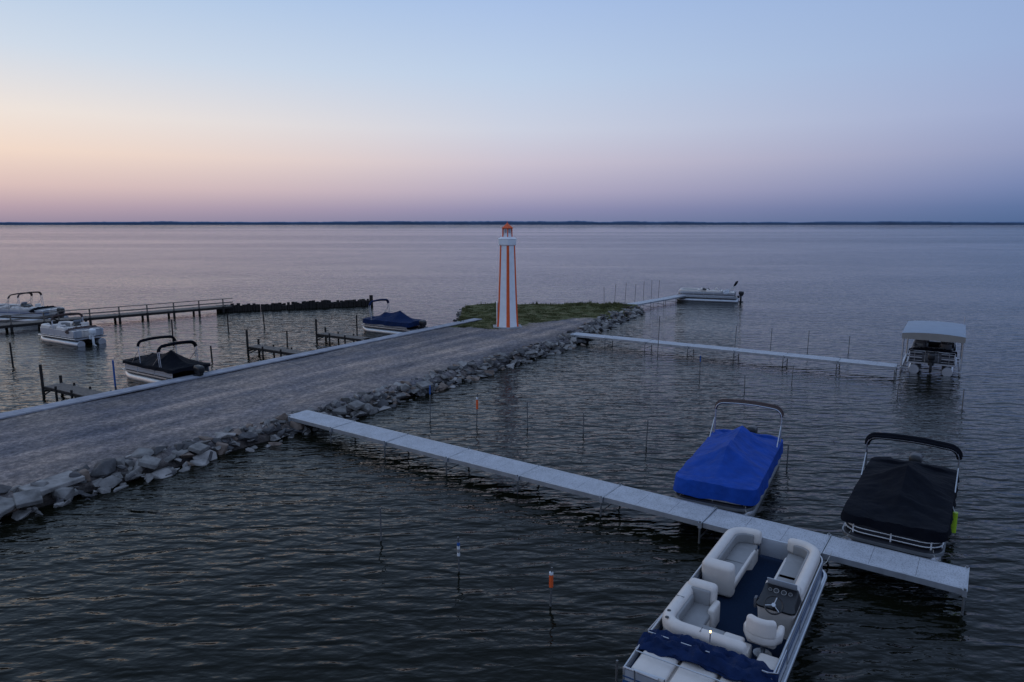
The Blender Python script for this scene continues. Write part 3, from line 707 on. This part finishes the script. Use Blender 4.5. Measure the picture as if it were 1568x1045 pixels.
# ------------------------------------------------------------------ mooring poles
th=math.radians(9.75); H=9.0
def P(u,v,z=0):
    a=(u-784)/1045; bb=(v-522.5)/1045; t=(H-z)/(math.sin(th)+bb*math.cos(th)); return a*t,t*(math.cos(th)-bb*math.sin(th)),t
poles=[(584,828,776,0),(703,875,820,1),(842,928,866,2),(943,1060,1008,0),(893,664,632,0),(989,684,643,0),(659,645,590,3),(730,650,603,2),(808,655,615,0),(1071,582,545,3),(1007,545,485,0),(1125,535,500,0),(1180,530,503,0),(1236,540,507,0),(1299,540,515,0),(1374,610,588,0),(1473,627,596,0),(1205,715,680,0),(1140,600,575,0),(1212,585,560,0),
(925,470,440,0),(941,468,436,0),(957,466,434,0),(972,465,436,0),(985,463,432,0),(997,461,430,0),(1008,459,430,0),
(20,560,525,4),(265,520,490,4),(350,507,480,4),(405,502,478,4),(325,552,530,4),(547,515,483,4),(440,530,507,4),(177,592,552,5)]
out=[]
for u,v,vt,k in poles:
    x,y,t=P(u,v); h=(v-vt)/1045*t*1.02; out.append((round(x,2),round(y,2),round(h,2),k))
def pole(x,y,h,k):
    b=B('mooring_pole'); b.M=Matrix.Translation((x,y,0)); lx=random.uniform(-.04,.04)*h
    r=0.025 if k<4 else 0.055; mt=M_pole if k<4 else M_darkpole
    if k==5: mt=M_bluepaint; r=0.05
    b.tube([(-lx,0,-1.5),(lx,0,h)],r,mt,8)
    if k==1:
        for z,m_ in ((0.5,M_white),(0.6,M_vinyl2),(0.7,M_white),(0.8,M_bluepaint)): b.tube([(lx*0.6,0,h*z-0.04),(lx*0.6,0,h*z+0.04)],0.04,m_,10)
    if k==2: b.tube([(lx*0.6,0,h*0.5),(lx*0.6,0,h*0.8)],0.05,M_orange,10); b.tube([(lx*0.6,0,h*0.82),(lx*0.6,0,h*0.88)],0.05,M_white,10)
    if k==3: b.tube([(lx*0.6,0,h*0.75),(lx,0,h*1.0)],0.035,M_bluepaint,10)
    b.done()
for q in out: pole(*q)

# ------------------------------------------------------------------ sky
w=bpy.data.worlds.new('World'); scene.world=w; w.use_nodes=True; nt=w.node_tree; nt.nodes.clear(); N=nt.nodes.new; Lk=nt.links.new
outn=N('ShaderNodeOutputWorld'); bg=N('ShaderNodeBackground'); Lk(bg.outputs[0],outn.inputs[0])
tc=N('ShaderNodeTexCoord'); sep=N('ShaderNodeSeparateXYZ'); nrm=N('ShaderNodeVectorMath'); nrm.operation='NORMALIZE'; Lk(tc.outputs['Generated'],nrm.inputs[0]); Lk(nrm.outputs[0],sep.inputs[0])
SAZ=-60.0
fl=N('ShaderNodeVectorMath'); fl.operation='MULTIPLY'; Lk(nrm.outputs[0],fl.inputs[0]); fl.inputs[1].default_value=(1,1,0)
fn=N('ShaderNodeVectorMath'); fn.operation='NORMALIZE'; Lk(fl.outputs[0],fn.inputs[0])
dt=N('ShaderNodeVectorMath'); dt.operation='DOT_PRODUCT'; Lk(fn.outputs[0],dt.inputs[0]); dt.inputs[1].default_value=(math.sin(math.radians(SAZ)),math.cos(math.radians(SAZ)),0)
def ramp(els):
    r=N('ShaderNodeValToRGB'); Lk(sep.outputs['Z'],r.inputs[0])
    r.color_ramp.interpolation='LINEAR'
    while len(r.color_ramp.elements)<len(els): r.color_ramp.elements.new(0.5)
    for e,(p,c) in zip(r.color_ramp.elements,els): e.position=p; e.color=lin(c)
    return r.outputs[0]
left=ramp([(0,(146,136,158)),(0.02,(180,159,172)),(0.045,(216,190,187)),(0.085,(241,217,201)),(0.13,(238,227,219)),(0.2,(207,218,232)),(0.29,(176,201,231)),(0.5,(158,186,224)),(1,(146,170,210))])
cen=ramp([(0,(118,126,160)),(0.02,(142,141,175)),(0.045,(176,168,192)),(0.085,(201,193,208)),(0.13,(203,208,224)),(0.2,(188,206,231)),(0.29,(168,192,230)),(0.5,(156,182,222)),(1,(146,170,210))])
right=ramp([(0,(78,104,146)),(0.02,(90,114,158)),(0.045,(113,131,175)),(0.085,(141,153,191)),(0.13,(153,167,205)),(0.2,(151,173,213)),(0.29,(145,171,214)),(0.5,(145,172,216)),(1,(146,170,210))])
m1=N('ShaderNodeMapRange'); m1.inputs[1].default_value=-0.15; m1.inputs[2].default_value=0.5; Lk(dt.outputs['Value'],m1.inputs[0])
m2=N('ShaderNodeMapRange'); m2.inputs[1].default_value=0.5; m2.inputs[2].default_value=0.93; Lk(dt.outputs['Value'],m2.inputs[0])
x1=N('ShaderNodeMix'); x1.data_type='RGBA'; Lk(m1.outputs[0],x1.inputs[0]); Lk(right,x1.inputs[6]); Lk(cen,x1.inputs[7])
x2=N('ShaderNodeMix'); x2.data_type='RGBA'; Lk(m2.outputs[0],x2.inputs[0]); Lk(x1.outputs[2],x2.inputs[6]); Lk(left,x2.inputs[7])
sky=N('ShaderNodeTexSky'); sky.sky_type='NISHITA'; sky.sun_disc=False; sky.sun_elevation=math.radians(2); sky.sun_rotation=math.radians(SAZ)
ss=N('ShaderNodeVectorMath'); ss.operation='SCALE'; Lk(sky.outputs[0],ss.inputs[0]); ss.inputs['Scale'].default_value=0.003
ad=N('ShaderNodeVectorMath'); ad.operation='ADD'; Lk(x2.outputs[2],ad.inputs[0]); Lk(ss.outputs[0],ad.inputs[1])
Lk(ad.outputs[0],bg.inputs['Color']); bg.inputs['Strength'].default_value=1.0

sl=bpy.data.lights.new('sun','SUN'); sl.energy=0.10; sl.angle=math.radians(40); sl.color=(1.0,0.78,0.66)
so=bpy.data.objects.new('sun',sl); scene.collection.objects.link(so)
d=Vector((math.sin(math.radians(SAZ)),math.cos(math.radians(SAZ)),math.tan(math.radians(7)))).normalized()
so.rotation_euler=d.to_track_quat('Z','Y').to_euler()

cam=bpy.data.cameras.new('camera'); cam.lens=24; cam.sensor_width=36; cam.clip_end=60000; cam.clip_start=0.1
co=bpy.data.objects.new('camera',cam); scene.collection.objects.link(co); co.location=(0,0,H); co.rotation_euler=(math.pi/2-th,0,0)
scene.camera=co
